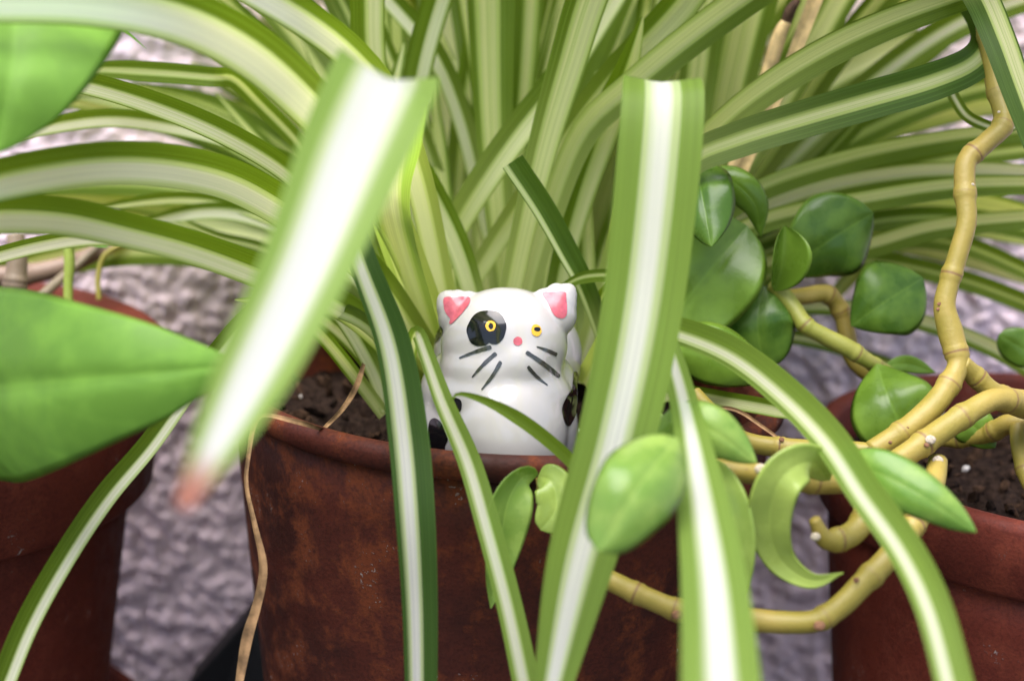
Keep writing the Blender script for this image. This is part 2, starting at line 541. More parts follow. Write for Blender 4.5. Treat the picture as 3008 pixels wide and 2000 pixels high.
M_WHISK = mat_plain('grey brush paint', (0.035, 0.036, 0.034), 0.3, 0.5, 1.0, 0.6, 900)
M_YEL = mat_plain('yellow glaze', (0.80, 0.42, 0.01), 0.25, 0.5, 1.0)
M_PLAST = mat_plain('black plastic', (0.006, 0.006, 0.007), 0.6, 0.3)
M_WALL = mat_stucco()
M_GRND = mat_plain('concrete', (0.06, 0.055, 0.055), 0.9, 0.2, 0, 0.2, 40, 0.5)

# ------------------------------------------------------------------ ground and wall
YW = 0.135
gm = mesh([(-60, -60, 0), (60, -60, 0), (60, YW, 0), (-60, YW, 0)], [(0, 1, 2, 3)])
tag(obj('ground', gm, M_GRND, smooth=False), kind='structure')

def build_wall():
    x0, x1, z0, z1, st = -0.30, 0.30, 0.0, 0.46, 0.0008
    nx, nz = int((x1 - x0) / st), int((z1 - z0) / st)
    X, Z = np.meshgrid(np.linspace(x0, x1, nx), np.linspace(z0, z1, nz))
    rg = np.random.default_rng(3)
    def vnoise(c, ang=0.0, asp=1.0):
        ca, sa = math.cos(ang), math.sin(ang)
        U = (X * ca + Z * sa) / (c * asp) + 300; Wv = (-X * sa + Z * ca) / c + 300
        iu, iw = np.floor(U).astype(int), np.floor(Wv).astype(int)
        fu, fw = U - iu, Wv - iw
        fu = fu * fu * (3 - 2 * fu); fw = fw * fw * (3 - 2 * fw)
        tab = rg.random((1024, 1024))
        g = lambda a, b: tab[a % 1024, b % 1024]
        return (g(iu, iw) * (1 - fu) + g(iu + 1, iw) * fu) * (1 - fw) + (g(iu, iw + 1) * (1 - fu) + g(iu + 1, iw + 1) * fu) * fw
    h = 0.7 * vnoise(0.0046, -0.7, 1.3) + 0.9 * vnoise(0.0029, -0.9, 1.3) + 0.4 * vnoise(0.0020) + 0.3 * vnoise(0.02)
    h = np.where(h > 1.15, 1.15 + (h - 1.15) * 1.15, h)
    Y = YW - (h - 1.2) * 0.0023
    v = np.stack([X, Y, Z], -1).reshape(-1, 3)
    i = np.arange((nz - 1) * nx).reshape(nz - 1, nx)[:, :-1].ravel()
    f = np.stack([i, i + 1, i + nx + 1, i + nx], 1)
    nv = len(v)
    # the plain rest of the wall around the detailed part
    ext = np.array([(-4, YW, 0), (x0, YW, 0), (x0, YW, 0.47), (-4, YW, 0.47), (x1, YW, 0), (4, YW, 0), (4, YW, 0.47), (x1, YW, 0.47),
                    (x0, YW, z1), (x1, YW, z1), (-4, YW + .2, 0.47), (4, YW + .2, 0.47)])
    v = np.vstack([v, ext])
    f = f.tolist() + [[nv, nv + 1, nv + 2, nv + 3], [nv + 4, nv + 5, nv + 6, nv + 7], [nv + 8, nv + 9, nv + 7, nv + 2],
                      [nv + 3, nv + 6, nv + 11, nv + 10]]
    me = bpy.data.meshes.new('wall')
    me.from_pydata(v, [], f)
    tag(obj('stucco_wall', me, M_WALL), 'rough pale lilac stucco wall behind the flower pots', 'wall')
build_wall()

# ------------------------------------------------------------------ pots
def pot(name, c, zr, R, H, mat, label, collar, rim_t, taper, cat='flower pot', wall_t=0.006, wob=0.004):
    """c: rim centre x, y; collar: height of the thicker band; profile splits into rim and wall parts"""
    e = empty(name, (c[0], c[1], zr - H))
    tag(e, label, cat, 'terracotta pots in a row')
    b = 0.0018
    Rc = R - taper * collar
    rim = [(R - rim_t, H - collar * 1.0), (R - rim_t, H - b * 1.4), (R - rim_t + b * .6, H - b * .4), (R - rim_t + b * 1.6, H), (R - b * 1.7, H), (R - b * .6, H - b * .5),
           (R, H - b * 1.7), (Rc + 0.0002, H - collar + b), (Rc - b * .5, H - collar + b * .3), (Rc - b * 1.4, H - collar), (Rc - rim_t * .45, H - collar - 0.0002)]
    obj('rim', lathe(rim, 160, (c[0], c[1], zr - H), wob), mat, e)
    Rb = Rc - rim_t * .42
    Rf = Rb - taper * (H - collar)
    wall = [(0.012, 0.004), (Rf - wall_t, 0.006), (Rb - wall_t, H - collar), (Rb - wall_t + 0.001, H - collar + 0.002),
            ]
    out = [(Rb, H - collar + 0.002)]
    for k in range(1, 13):
        f_ = k / 12
        out.append((Rb + (Rf - Rb) * f_, (H - collar) * (1 - f_) + 0.002 * f_))
    out += [(Rf - 0.003, 0), (0.012, 0)]
    obj('wall', lathe(wall + out, 160, (c[0], c[1], zr - H), wob), mat, e)
    return e

def soil(c, z, R, label, seed, nclod=420, nperl=16):
    rg = random.Random(seed)
    vs_, f, mi = [(c[0], c[1], z)], [], []
    rings, seg = 46, 110
    for i in range(1, rings + 1):
        for j in range(seg):
            th = 2 * math.pi * j / seg
            r = R * i / rings
            p = V((c[0] + r * math.cos(th), c[1] + r * math.sin(th), z))
            h = noise.fractal(p * 110, 0.8, 2.2, 4) * 0.0035 + noise.noise(p * 35) * 0.003
            if i == rings: h -= 0.004
            vs_.append((p.x, p.y, z + h))
    for j in range(seg):
        f.append((0, 1 + j, 1 + (j + 1) % seg))
    for i in range(rings - 1):
        for j in range(seg):
            a, b = 1 + i * seg + j, 1 + i * seg + (j + 1) % seg
            f.append((a, a + seg, b + seg, b))
    mi = [0] * len(f)
    ico = bmesh.new(); bmesh.ops.create_icosphere(ico, subdivisions=1, radius=1)
    iv = [v.co.copy() for v in ico.verts]; fi = [[v.index for v in ff.verts] for ff in ico.faces]
    ico.free()
    for k in range(nclod + nperl):
        r, th = R * 0.97 * math.sqrt(rg.random()), rg.random() * 6.283
        pl = k >= nclod
        s = rg.uniform(0.0009, 0.0017) if pl else rg.choice([rg.uniform(0.0007, 0.0016), rg.uniform(0.0012, 0.0032)])
        p = V((c[0] + r * math.cos(th), c[1] + r * math.sin(th), z))
        p.z += noise.fractal(p * 110, 0.8, 2.2, 4) * 0.0035 + noise.noise(p * 35) * 0.003 + s * 0.3
        q = Matrix.Rotation(rg.random() * 6, 3, V((rg.random() - .5, rg.random() - .5, rg.random() - .5)).normalized())
        asp = V((1, rg.uniform(.5, 1), rg.uniform(.4, .9))) if pl else V((rg.uniform(1, 2.2), rg.uniform(.6, 1), rg.uniform(.4, .8)))
        o0 = len(vs_)
        for v in iv:
            w = v * (1 + rg.uniform(-.25, .25))
            vs_.append(tuple(p + q @ V((w.x * asp.x, w.y * asp.y, w.z * asp.z)) * s))
        f += [[o0 + a for a in t] for t in fi]
        mi += [2 if pl else rg.choice([0, 1, 1])] * len(fi)
    me = mesh(vs_, f)
    o = obj('soil', me, [M_SOIL, M_CLOD, M_PERL], smooth=False)
    me.polygons.foreach_set('material_index', mi)
    return tag(o, label, 'soil', kind='stuff')

mp = pot('flower_pot', (0, 0), ZR, 0.0901, ZR, M_POT,
         'weathered terracotta pot holding the spider plant and the ceramic cat', 0.0082, 0.0068, 0.115)
SOIL_Z = ZR - 0.019
soil((0, 0), SOIL_Z, 0.0825, 'dark potting soil around the ceramic cat', 1)

def on_plane(x, y, z):        # pixel (2358 grid) onto the height z
    a = at(x, y, 0); d = (a - CAM).normalized()
    return CAM + d * ((z - CAM.z) / d.z)

LC = at(-275, 772, 1.2); LZ = LC.z
lp = pot('flower_pot', (LC.x, LC.y), LZ, 0.0915, LZ - 0.012, M_POT2, 'smooth terracotta pot with a deep collar, standing in a bowl-shaped saucer', 0.050, 0.0175, 0.10, wall_t=0.005)
soil((LC.x, LC.y), LZ - 0.018, 0.083, 'dark potting soil under the broad-leaved plant', 2, 200, 8)
sp_e = empty('saucer', (LC.x, LC.y, 0))
tag(sp_e, 'terracotta bowl saucer under the pot of the broad-leaved plant', 'saucer')
obj('bowl', lathe([(0.01, 0.012), (0.07, 0.012), (0.0845, 0.052), (0.0865, 0.0535), (0.0885, 0.052), (0.076, 0.002), (0.072, 0.0), (0.01, 0.0)], 96, (LC.x, LC.y, 0)), M_POT2, sp_e)

RC = at(2512, 1028, 0.2); RZ = RC.z
rp = pot('flower_pot', (RC.x, RC.y), RZ, 0.0875, RZ, M_POT2, 'reddish terracotta pot from which the yellow jointed vine grows', 0.024, 0.0075, 0.12)
soil((RC.x, RC.y), RZ - 0.012, 0.079, 'dark potting soil under the yellow vine stems', 3)

# black plastic wedge low behind the pot
def wedge():
    top = [at(425, 1590, 9.0), at(565, 1430, 9.0), at(588, 1433, 9.0), at(640, 1600, 9.0)]
    pts = top + [V((top[3].x, top[3].y, 0.0005)), V((top[0].x, top[0].y, 0.0005))]
    n = len(pts)
    bm = bmesh.new()
    fr = [bm.verts.new(p) for p in pts]; bk = [bm.verts.new(p + V((0.0, 0.02, 0))) for p in pts]
    bm.faces.new(fr); bm.faces.new(bk[::-1])
    for i in range(n):
        bm.faces.new((fr[i], bk[i], bk[(i + 1) % n], fr[(i + 1) % n]))
    bmesh.ops.recalc_face_normals(bm, faces=bm.faces)
    bmesh.ops.bevel(bm, geom=bm.edges[:], offset=0.0008, segments=2, affect='EDGES')
    me = bpy.data.meshes.new('wedge'); bm.to_mesh(me); bm.free()
    tag(obj('black_block', me, M_PLAST, smooth=False), 'matt black wedge-shaped block low against the stucco wall', 'block')
wedge()

# ------------------------------------------------------------------ ceramic cat
def src(x, y, q):             # photo pixels -> point
    return at(x / S, y / S, q)

def build_cat():
    bm = bmesh.new()
    def ell(x, y, q, a, b, c, rot=0.0):
        d = D + q * 0.01
        k = d / FS
        m = Matrix(((RGT.x, UPV.x, FWD.x), (RGT.y, UPV.y, FWD.y), (RGT.z, UPV.z, FWD.z)))
        m = m @ Matrix.Rotation(math.radians(rot), 3, 'Z') @ Matrix.Diagonal((a * k, b * k, c * k))
        m4 = m.to_4x4(); m4.translation = src(x, y, q)
        bmesh.ops.create_icosphere(bm, subdivisions=4, radius=1, matrix=m4)
    ell(1480, 1008, -5.3, 188, 168, 152)        # skull
    ell(1472, 1085, -5.4, 182, 120, 145)        # cheeks
    ell(1512, 1060, -6.1, 105, 95, 80)          # muzzle
    ell(1462, 1265, -4.5, 240, 215, 205)        # body
    ell(1490, 1270, -5.6, 178, 225, 158)        # chest
    ell(1490, 1050, -2.6, 222, 206, 165)        # back
    ell(1466, 1160, -4.3, 236, 190, 190)        # shoulders
    ell(1474, 1165, -5.3, 206, 130, 158)        # neck
    ell(1590, 1310, -5.0, 80, 110, 120)         # paw side
    def remesh(b, vox, it):
        me = bpy.data.meshes.new('cat'); b.to_mesh(me); b.free()
        tmp = bpy.data.objects.new('tmp', me); COL.objects.link(tmp)
        rm = tmp.modifiers.new('r', 'REMESH'); rm.mode = 'VOXEL'; rm.voxel_size = vox
        sm = tmp.modifiers.new('s', 'SMOOTH'); sm.factor = 0.5; sm.iterations = it
        dg = bpy.context.evaluated_depsgraph_get(); dg.update()
        out = bpy.data.meshes.new_from_object(tmp.evaluated_get(dg))
        bpy.data.objects.remove(tmp)
        return out
    m0 = remesh(bm, 0.0007, 34)
    bm = bmesh.new(); bm.from_mesh(m0)
    for x, y, r in ((1352, 935, 68), (1336, 908, 54), (1320, 890, 38), (1378, 890, 38), (1348, 882, 32), (1308, 880, 24)):
        ell(x, y, -5.45, r, r, r * 0.8)
    for x, y, r in ((1628, 925, 68), (1642, 895, 54), (1658, 870, 38), (1600, 884, 38), (1634, 862, 32), (1668, 856, 25)):
        ell(x, y, -5.45, r, r, r * 0.8)
    body = remesh(bm, 0.00055, 7)
    co = np.empty(len(body.vertices) * 3, 'f'); body.vertices.foreach_get('co', co)
    nv_ = np.empty(len(body.vertices) * 3, 'f'); body.vertex_normals.foreach_get('vector', nv_)
    co, nv_ = co.reshape(-1, 3), nv_.reshape(-1, 3)
    k_ = np.array([noise.noise(V(c) * 95) for c in co.tolist()])   # hand-made unevenness
    body.vertices.foreach_set('co', (co + nv_ * k_[:, None] * 0.0004).ravel())
    body.update()
    root = empty('cat_figurine', (src(1470, 1300, -4.6).x, src(1470, 1300, -4.6).y, SOIL_Z))
    tag(root, 'white glazed ceramic cat with a black eye patch sitting on the soil', 'figurine')
    bvh = BVHTree.FromPolygons([v.co.copy() for v in body.vertices], [list(p.vertices) for p in body.polygons])
    obj('body', body, M_GLAZE, root)

    Z0 = lambda x, y: (1150 + x / 2.5286, 780 + y / 2.5286)
    def paint(name, poly, mat, lift, parent=root, label=None):
        poly = [Z0(*p) for p in poly]
        # rounder, slightly wavering brush outline
        P = np.array(poly + poly[:1]); out = []
        Q = np.vstack([P[-2], P, P[1]])
        for i in range(1, len(Q) - 2):
            for u in np.linspace(0, 1, 5, endpoint=False):
                a, b, c, d = Q[i - 1:i + 3]
                out.append(0.5 * (2 * b + (c - a) * u + (2 * a - 5 * b + 4 * c - d) * u * u + (3 * b - a - 3 * c + d) * u ** 3))
        out = np.array(out)
        lo, hi = out.min(0), out.max(0)
        st = max(1.2, min(4.0, (hi - lo).min() / 8))
        pts = [V(p) for p in out]
        nb = len(pts)
        for x in np.arange(lo[0], hi[0], st):
            for y in np.arange(lo[1], hi[1], st):
                ins = False
                for i in range(nb):
                    a, b = out[i], out[i - 1]
                    if (a[1] > y) != (b[1] > y) and x < (b[0] - a[0]) * (y - a[1]) / (b[1] - a[1]) + a[0]:
                        ins = not ins
                if ins and np.min(np.hypot(out[:, 0] - x, out[:, 1] - y)) > st * 0.5:
                    pts.append(V((x, y)))
        r = delaunay_2d_cdt(pts, [(i, (i + 1) % nb) for i in range(nb)], [], 1, 0.01)
        vs_, idx = [], {}
        for i, p in enumerate(r[0]):
            d = (src(p[0], p[1], 0) - CAM).normalized()
            h, nn, _, dist = bvh.ray_cast(CAM, d)
            if h is not None and h.y < 0.01:
                idx[i] = len(vs_); vs_.append((h + nn * lift))
        f = [[idx[i] for i in t] for t in r[2] if all(i in idx for i in t)]
        if not f:
            print('no paint', name); return None
        me_ = mesh(vs_, f)
        o = obj(name, me_, mat, parent)
        if label: o['label'] = label
        return o
    def oval(cx, cy, rx, ry, rot=0, n=14, j=0.05):
        a = math.radians(rot); out = []
        for i in range(n):
            t = 2 * math.pi * i / n; k = 1 + rnd.uniform(-j, j)
            x, y = rx * k * math.cos(t), ry * k * math.sin(t)
            out.append((cx + x * math.cos(a) - y * math.sin(a), cy + x * math.sin(a) + y * math.cos(a)))
        return out
    def stroke(p, q, w0, w1, bend=0.0):
        p, q = np.array(p, float), np.array(q, float)
        d = q - p; n_ = np.array((-d[1], d[0])) / np.hypot(*d)
        L_, R_ = [], []
        for t in np.linspace(0, 1, 8):
            w = 1.2 * (w0 + (w1 - w0) * t) * (0.35 + 0.65 * math.sin(math.pi * min(1, 0.1 + t * 0.85)) ** 0.5) * (1 + rnd.uniform(-.12, .12))
            c = p + d * t + n_ * bend * math.sin(math.pi * t)
            L_.append(tuple(c + n_ * w)); R_.append(tuple(c - n_ * w))
        return L_ + R_[::-1]
    paint('inner_ear', [(395, 240), (480, 238), (575, 235), (582, 280), (540, 340), (480, 405), (445, 435), (432, 425), (438, 395), (410, 360), (392, 310)], M_PINK, 0.00022)
    paint('inner_ear', [(1125, 200), (1200, 197), (1285, 197), (1297, 240), (1302, 340), (1290, 380), (1255, 392), (1210, 370), (1170, 300), (1150, 260), (1125, 225)], M_PINK, 0.00022)
    paint('eye_patch', [(700, 337), (770, 340), (820, 370), (850, 430), (850, 480), (830, 540), (790, 580), (750, 583), (725, 575), (700, 592), (640, 597), (590, 570), (565, 510), (560, 470), (580, 420), (610, 375), (650, 347)], M_BLACK, 0.00020, label='black patch around one eye')
    for (ex, ey, rx, ry, rot), (pxx, pyy, prx, pry) in (((737, 450, 38, 40, 0), (741, 450, 18, 22)), ((1073, 482, 38, 44, -15), (1080, 474, 24, 16))):
        e_ = paint('eye', oval(ex, ey, rx, ry, rot), M_YEL, 0.00028)
        paint('pupil', oval(pxx, pyy, prx, pry, 0, 12, 0.1), M_BLACK, 0.00036, e_)
    paint('nose', oval(938, 562, 33, 33, 0), M_PINK, 0.0002)
    for a, b, w0, w1, bd in (((739, 604), (508, 686), 15, 7, 4), ((776, 652), (602, 826), 15, 8, 6), ((812, 715), (672, 920), 15, 8, -8),
                             ((1078, 603), (1225, 662), 4, 16, -4), ((1003, 645), (1243, 822), 14, 16, -6), ((1013, 750), (1155, 886), 14, 5, 8)):
        paint('whisker', stroke(a, b, w0, w1, bd), M_WHISK, 0.00018)
    paint('spot', [(272, 1290), (280, 1180), (300, 1140), (335, 1135), (375, 1170), (405, 1240), (422, 1290), (400, 1340), (395, 1420), (330, 1440), (285, 1420)], M_BLACK, 0.00020)
    paint('spot', [(1352, 790), (1380, 800), (1400, 900), (1400, 1000), (1360, 1120), (1320, 1190), (1290, 1170), (1270, 1110), (1265, 1050), (1300, 970), (1335, 920), (1345, 850)], M_BLACK, 0.00020)
    paint('spot', [(455, 980), (510, 993), (525, 1030), (515, 1080), (490, 1075), (450, 1030)], M_BLACK, 0.00020)
    paint('spot', [(285, 585), (285, 545), (315, 490), (360, 450), (385, 480), (372, 525), (345, 562), (310, 586)], M_BLACK, 0.00020)
build_cat()

# ------------------------------------------------------------------ spider plant
SP = empty('spider_plant', (0.0, 0.006, SOIL_Z))
tag(SP, 'spider plant with green and cream striped strap leaves behind the ceramic cat', 'plant')

def B(pts, w, mg=(0.3, 0.3), white=0.5, **k):
    return blade(pts, w, SP, M_STRAP, mg=mg, white=white, **k)

# near leaves hanging toward the lens
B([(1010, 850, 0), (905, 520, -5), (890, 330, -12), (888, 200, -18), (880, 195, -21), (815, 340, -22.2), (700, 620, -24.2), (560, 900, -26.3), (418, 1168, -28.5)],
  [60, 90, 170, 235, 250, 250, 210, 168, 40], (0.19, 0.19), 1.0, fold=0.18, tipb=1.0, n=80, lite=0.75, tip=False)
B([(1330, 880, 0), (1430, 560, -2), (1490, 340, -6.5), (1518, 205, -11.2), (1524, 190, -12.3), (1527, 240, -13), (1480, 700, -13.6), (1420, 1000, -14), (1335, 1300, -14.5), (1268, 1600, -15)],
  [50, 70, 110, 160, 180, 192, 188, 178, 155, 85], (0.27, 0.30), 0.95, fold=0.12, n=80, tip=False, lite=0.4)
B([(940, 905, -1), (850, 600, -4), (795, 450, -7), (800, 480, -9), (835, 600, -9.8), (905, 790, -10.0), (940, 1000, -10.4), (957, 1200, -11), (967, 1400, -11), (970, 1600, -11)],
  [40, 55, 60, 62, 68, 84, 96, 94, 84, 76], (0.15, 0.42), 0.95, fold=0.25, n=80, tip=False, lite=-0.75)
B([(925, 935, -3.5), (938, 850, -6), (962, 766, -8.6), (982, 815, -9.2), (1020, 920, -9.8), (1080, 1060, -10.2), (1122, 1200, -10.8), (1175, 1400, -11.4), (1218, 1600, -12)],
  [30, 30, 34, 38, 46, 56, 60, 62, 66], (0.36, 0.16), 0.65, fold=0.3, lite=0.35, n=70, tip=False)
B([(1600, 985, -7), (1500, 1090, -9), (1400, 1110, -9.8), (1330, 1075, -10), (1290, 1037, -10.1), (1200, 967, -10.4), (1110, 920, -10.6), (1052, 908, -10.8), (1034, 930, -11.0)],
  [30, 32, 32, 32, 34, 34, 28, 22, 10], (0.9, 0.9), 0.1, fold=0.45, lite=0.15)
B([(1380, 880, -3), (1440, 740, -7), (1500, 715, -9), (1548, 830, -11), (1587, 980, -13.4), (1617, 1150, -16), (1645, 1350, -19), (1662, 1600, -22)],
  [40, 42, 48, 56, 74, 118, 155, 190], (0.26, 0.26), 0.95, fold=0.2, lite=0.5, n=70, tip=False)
B([(1340, 880, -2), (1440, 745, -6), (1540, 755, -8), (1680, 808, -9.5), (1800, 897, -11), (1910, 1010, -12.5), (1990, 1130, -14), (2085, 1265, -15.5), (2150, 1400, -17), (2205, 1600, -18.5)],
  [45, 55, 64, 74, 80, 84, 84, 86, 88, 90], (0.46, 0.14), 0.6, lite=0.3, fold=0.25, n=80, tip=False, seed=0.31)
B([(980, 890, -1), (800, 720, -5), (620, 700, -5), (480, 835, -6), (345, 1020, -7.5), (240, 1145, -8.8), (140, 1295, -10), (60, 1440, -10.5), (-5, 1600, -11)],
  [40, 42, 46, 50, 54, 58, 60, 62, 62], (0.08, 0.52), 0.6, fold=0.4, lite=-0.15, n=70, tip=False)
# left-hand arching leaves
B([(1020, 860, 0), (850, 620, -4), (650, 475, -8), (530, 412, -9.5), (390, 380, -11), (250, 374, -12), (100, 392, -13), (-80, 430, -14)],
  [60, 80, 98, 104, 108, 108, 108, 105], (0.08, 0.40), 0.75, fold=0.3, n=70, tip=False, roll=(10,))
B([(980, 880, -1), (800, 710, -5), (600, 625, -8), (450, 570, -9.5), (300, 530, -11), (150, 497, -12), (0, 490, -13), (-80, 500, -13.5)],
  [55, 72, 82, 84, 88, 96, 100, 100], (0.06, 0.44), 0.6, fold=0.3, n=60, tip=False, roll=(10,))
B([(1020, 840, 1), (850, 580, -2), (670, 400, -4), (530, 312, -5), (380, 247, -5.5), (200, 192, -6), (60, 172, -6)],
  [45, 50, 56, 60, 60, 56, 50], (0.08, 0.42), 0.55, fold=0.3, tip=False, roll=(8,))
B([(1000, 800, 2), (850, 560, 1), (705, 350, 0), (600, 240, -1), (535, 180, -2), (495, 178, -2.6), (380, 168, -2), (220, 160, -1), (60, 170, 0)],
  [38, 40, 42, 44, 46, 48, 50, 48, 40], (0.30, 0.35), 0.4, fold=0.3, n=70)
B([(1020, 830, 2), (850, 540, 1), (680, 382, 0), (520, 320, 0), (380, 286, 0), (250, 272, -.5), (110, 290, -1), (-20, 320, -1.5)],
  [36, 40, 42, 44, 46, 46, 44, 40], (0.1, 0.4), 0.55, fold=0.3, tip=False)
B([(1020, 790, 0), (900, 500, -5), (805, 345, -8), (700, 222, -11), (570, 112, -13), (400, 32, -15), (200, -4, -16), (-60, -10, -17)],
  [60, 85, 105, 120, 130, 135, 135, 130], (0.10, 0.28), 0.9, fold=0.25, n=70, tip=False)
B([(1040, 770, 0), (960, 400, -4), (872, 200, -8), (800, 118, -9.5), (700, 42, -11), (540, -50, -12)],
  [55, 70, 82, 86, 90, 90], (0.08, 0.30), 0.85, fold=0.3, tip=False)
B([(1000, 810, 3), (800, 590, 3), (620, 500, 3), (450, 457, 3), (280, 470, 2), (160, 500, 2)], [28, 32, 34, 32, 28, 20], (0.1, 0.45), 0.4, fold=0.3)
B([(980, 830, 3), (800, 620, 3), (640, 520, 3), (520, 487, 3), (400, 497, 3), (250, 545, 3)], [28, 36, 42, 42, 38, 30], (0.08, 0.3), 0.6, fold=0.3)
B([(960, 850, 3.5), (760, 650, 4), (600, 570, 4), (500, 545, 4), (400, 505, 4), (330, 500, 4)], [28, 30, 28, 26, 22, 16], (0.2, 0.4), 0.4, fold=0.3)
B([(940, 890, 0), (700, 690, -2), (450, 568, -3), (230, 545, -4), (100, 562, -5), (-50, 600, -6)], [35, 40, 42, 44, 42, 40], (0.1, 0.3), 0.6, fold=0.3, tip=False)
B([(895, 945, -3), (862, 850, -3), (780, 715, -3.6), (700, 640, -4.5), (580, 610, -5)], [40, 46, 48, 46, 40], (0.1, 0.35), 0.6, fold=0.3)
B([(885, 955, -3), (815, 862, -3.5), (730, 762, -5), (640, 700, -6), (540, 690, -7)], [32, 36, 36, 34, 30], (0.15, 0.25), 0.5, fold=0.3)
B([(900, 940, -2), (840, 830, -2.5), (740, 735, -3), (620, 690, -4)], [30, 34, 34, 30], (0.2, 0.2), 0.5, fold=0.3)
# upright leaves in the middle
B([(990, 830, 0), (930, 560, 1), (868, 260, 0), (848, 100, -1), (842, -50, -2)], [40, 55, 72, 80, 84], (0.42, 0.10), 0.55, fold=0.25, tip=False)
B([(970, 820, 2), (940, 560, 2), (938, 330, 1.5), (965, 150, 1), (1010, -10, 0.5), (1040, -90, 0)], [35, 50, 62, 68, 70, 66], (0.44, 0.1), 0.6, fold=0.25, tip=False)
B([(1190, 850, 2), (1160, 600, 2), (1140, 350, 2), (1133, 150, 2), (1128, -60, 2)], [45, 60, 82, 100, 116], (0.16, 0.30), 0.25, fold=0.2, tip=False)
B([(1210, 850, 3), (1180, 520, 3), (1192, 300, 3), (1205, 120, 3), (1215, -60, 3)], [40, 46, 60, 74, 80], (0.42, 0.14), 0.3, fold=0.2, tip=False)
B([(1140, 860, -.5), (1178, 660, -1), (1212, 500, -1.6), (1255, 320, -2), (1302, 160, -2.4), (1370, -50, -3)], [40, 52, 60, 74, 88, 100], (0.26, 0.08), 0.35, fold=0.25, tip=False)
B([(940, 870, 1), (1000, 650, 0.5), (1050, 520, 0), (1115, 412, -.5), (1190, 305, -.5), (1280, 190, 0), (1390, 20, 1), (1440, -60, 1.5)], [45, 58, 66, 72, 74, 74, 72, 70], (0.40, 0.08), 0.5, fold=0.25, tip=False)
B([(1020, 800, 1.5), (1080, 660, 1.2), (1140, 560, 1), (1235, 420, 0.5), (1340, 270, 0), (1430, 160, -.5), (1560, 20, -1), (1620, -60, -1.5)], [42, 48, 52, 62, 72, 80, 86, 86], (0.30, 0.08), 0.5, fold=0.25, tip=False)
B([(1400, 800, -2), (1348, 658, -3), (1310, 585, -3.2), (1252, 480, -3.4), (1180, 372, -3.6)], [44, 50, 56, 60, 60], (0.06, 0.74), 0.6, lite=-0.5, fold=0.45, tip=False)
B([(1120, 800, -.5), (1088, 670, -.6), (1052, 560, -.8), (1000, 450, -1), (930, 330, -2), (850, 200, -3)], [46, 54, 58, 58, 56, 50], (0.05, 0.32), 0.5, fold=0.25, tip=False)
B([(1240, 880, 1), (1296, 600, 0.8), (1340, 440, 0.5), (1390, 300, 0), (1440, 170, -1), (1480, 40, -2)], [40, 58, 70, 76, 74, 60], (0.42, 0.06), 0.45, fold=0.25)
B([(1130, 820, 3), (1060, 560, 3), (1000, 400, 3), (945, 250, 2.5), (880, 100, 2), (820, -60, 2)], [40, 48, 50, 48, 46, 44], (0.3, 0.3), 0.5, fold=0.3, tip=False)
B([(1200, 840, 3), (1120, 500, 3.2), (1060, 260, 3), (1000, 120, 2.6), (900, 0, 2.4), (850, -60, 2.2)], [40, 46, 50, 52, 52, 52], (0.08, 0.4), 0.7, fold=0.3, tip=False)
B([(1300, 850, 3.5), (1290, 500, 3.6), (1320, 250, 3.6), (1390, 60, 3.5), (1440, -60, 3.4)], [45, 60, 78, 84, 84], (0.9, 0.9), 0.2, fold=0.2, tip=False)
B([(1050, 820, 4), (1045, 560, 4.2), (1060, 330, 4.4), (1090, 120, 4.6), (1130, -60, 4.8)], [40, 52, 56, 58, 60], (0.4, 0.2), 0.3, fold=0.2, tip=False)
B([(950, 830, 1), (905, 600, 1), (880, 420, 1), (900, 250, 1.4), (930, 100, 2)], [36, 46, 50, 48, 44], (0.25, 0.25), 0.4, fold=0.25)
# right-hand fan
B([(1180, 820, 0), (1260, 520, -.5), (1350, 300, -1), (1462, 197, -1.6), (1600, 84, -2.2), (1790, -50, -3)], [40, 58, 70, 78, 82, 84], (0.08, 0.34), 0.4, fold=0.3, tip=False)
B([(1400, 700, 0), (1490, 480, -1), (1600, 350, -2), (1720, 240, -3), (1880, 135, -3.6), (2040, 58, -4), (2230, -10, -4.4)], [40, 52, 62, 72, 78, 76, 66], (0.08, 0.40), 0.3, fold=0.3, tip=False, lite=0.03)
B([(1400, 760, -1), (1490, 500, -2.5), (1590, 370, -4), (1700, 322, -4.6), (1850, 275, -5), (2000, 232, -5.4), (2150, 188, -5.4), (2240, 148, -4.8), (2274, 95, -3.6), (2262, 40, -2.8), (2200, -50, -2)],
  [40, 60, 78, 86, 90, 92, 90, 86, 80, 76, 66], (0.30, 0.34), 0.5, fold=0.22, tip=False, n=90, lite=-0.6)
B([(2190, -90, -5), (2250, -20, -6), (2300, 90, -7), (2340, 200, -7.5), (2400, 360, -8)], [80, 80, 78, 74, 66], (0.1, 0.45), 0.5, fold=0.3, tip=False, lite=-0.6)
B([(1420, 760, 1.5), (1500, 600, 1.5), (1565, 420, 1.5), (1605, 200, 1.5), (1640, -60, 1.5)], [44, 60, 78, 88, 92], (0.18, 0.28), 0.25, fold=0.2, tip=False)
B([(1440, 760, 2), (1540, 600, 2), (1640, 400, 2), (1692, 180, 2), (1755, -60, 2)], [44, 62, 84, 100, 112], (0.12, 0.22), 0.2, fold=0.2, tip=False)
B([(1450, 760, 2.6), (1560, 590, 2.6), (1680, 400, 2.6), (1770, 220, 2.6), (1880, -60, 2.6)], [40, 56, 70, 76, 80], (0.36, 0.2), 0.3, fold=0.2, tip=False)
B([(1460, 760, 2.4), (1580, 570, 2.4), (1720, 350, 2.4), (1860, 110, 2.4), (1960, -60, 2.4)], [40, 60, 84, 92, 92], (0.3, 0.14), 0.25, fold=0.2, tip=False)
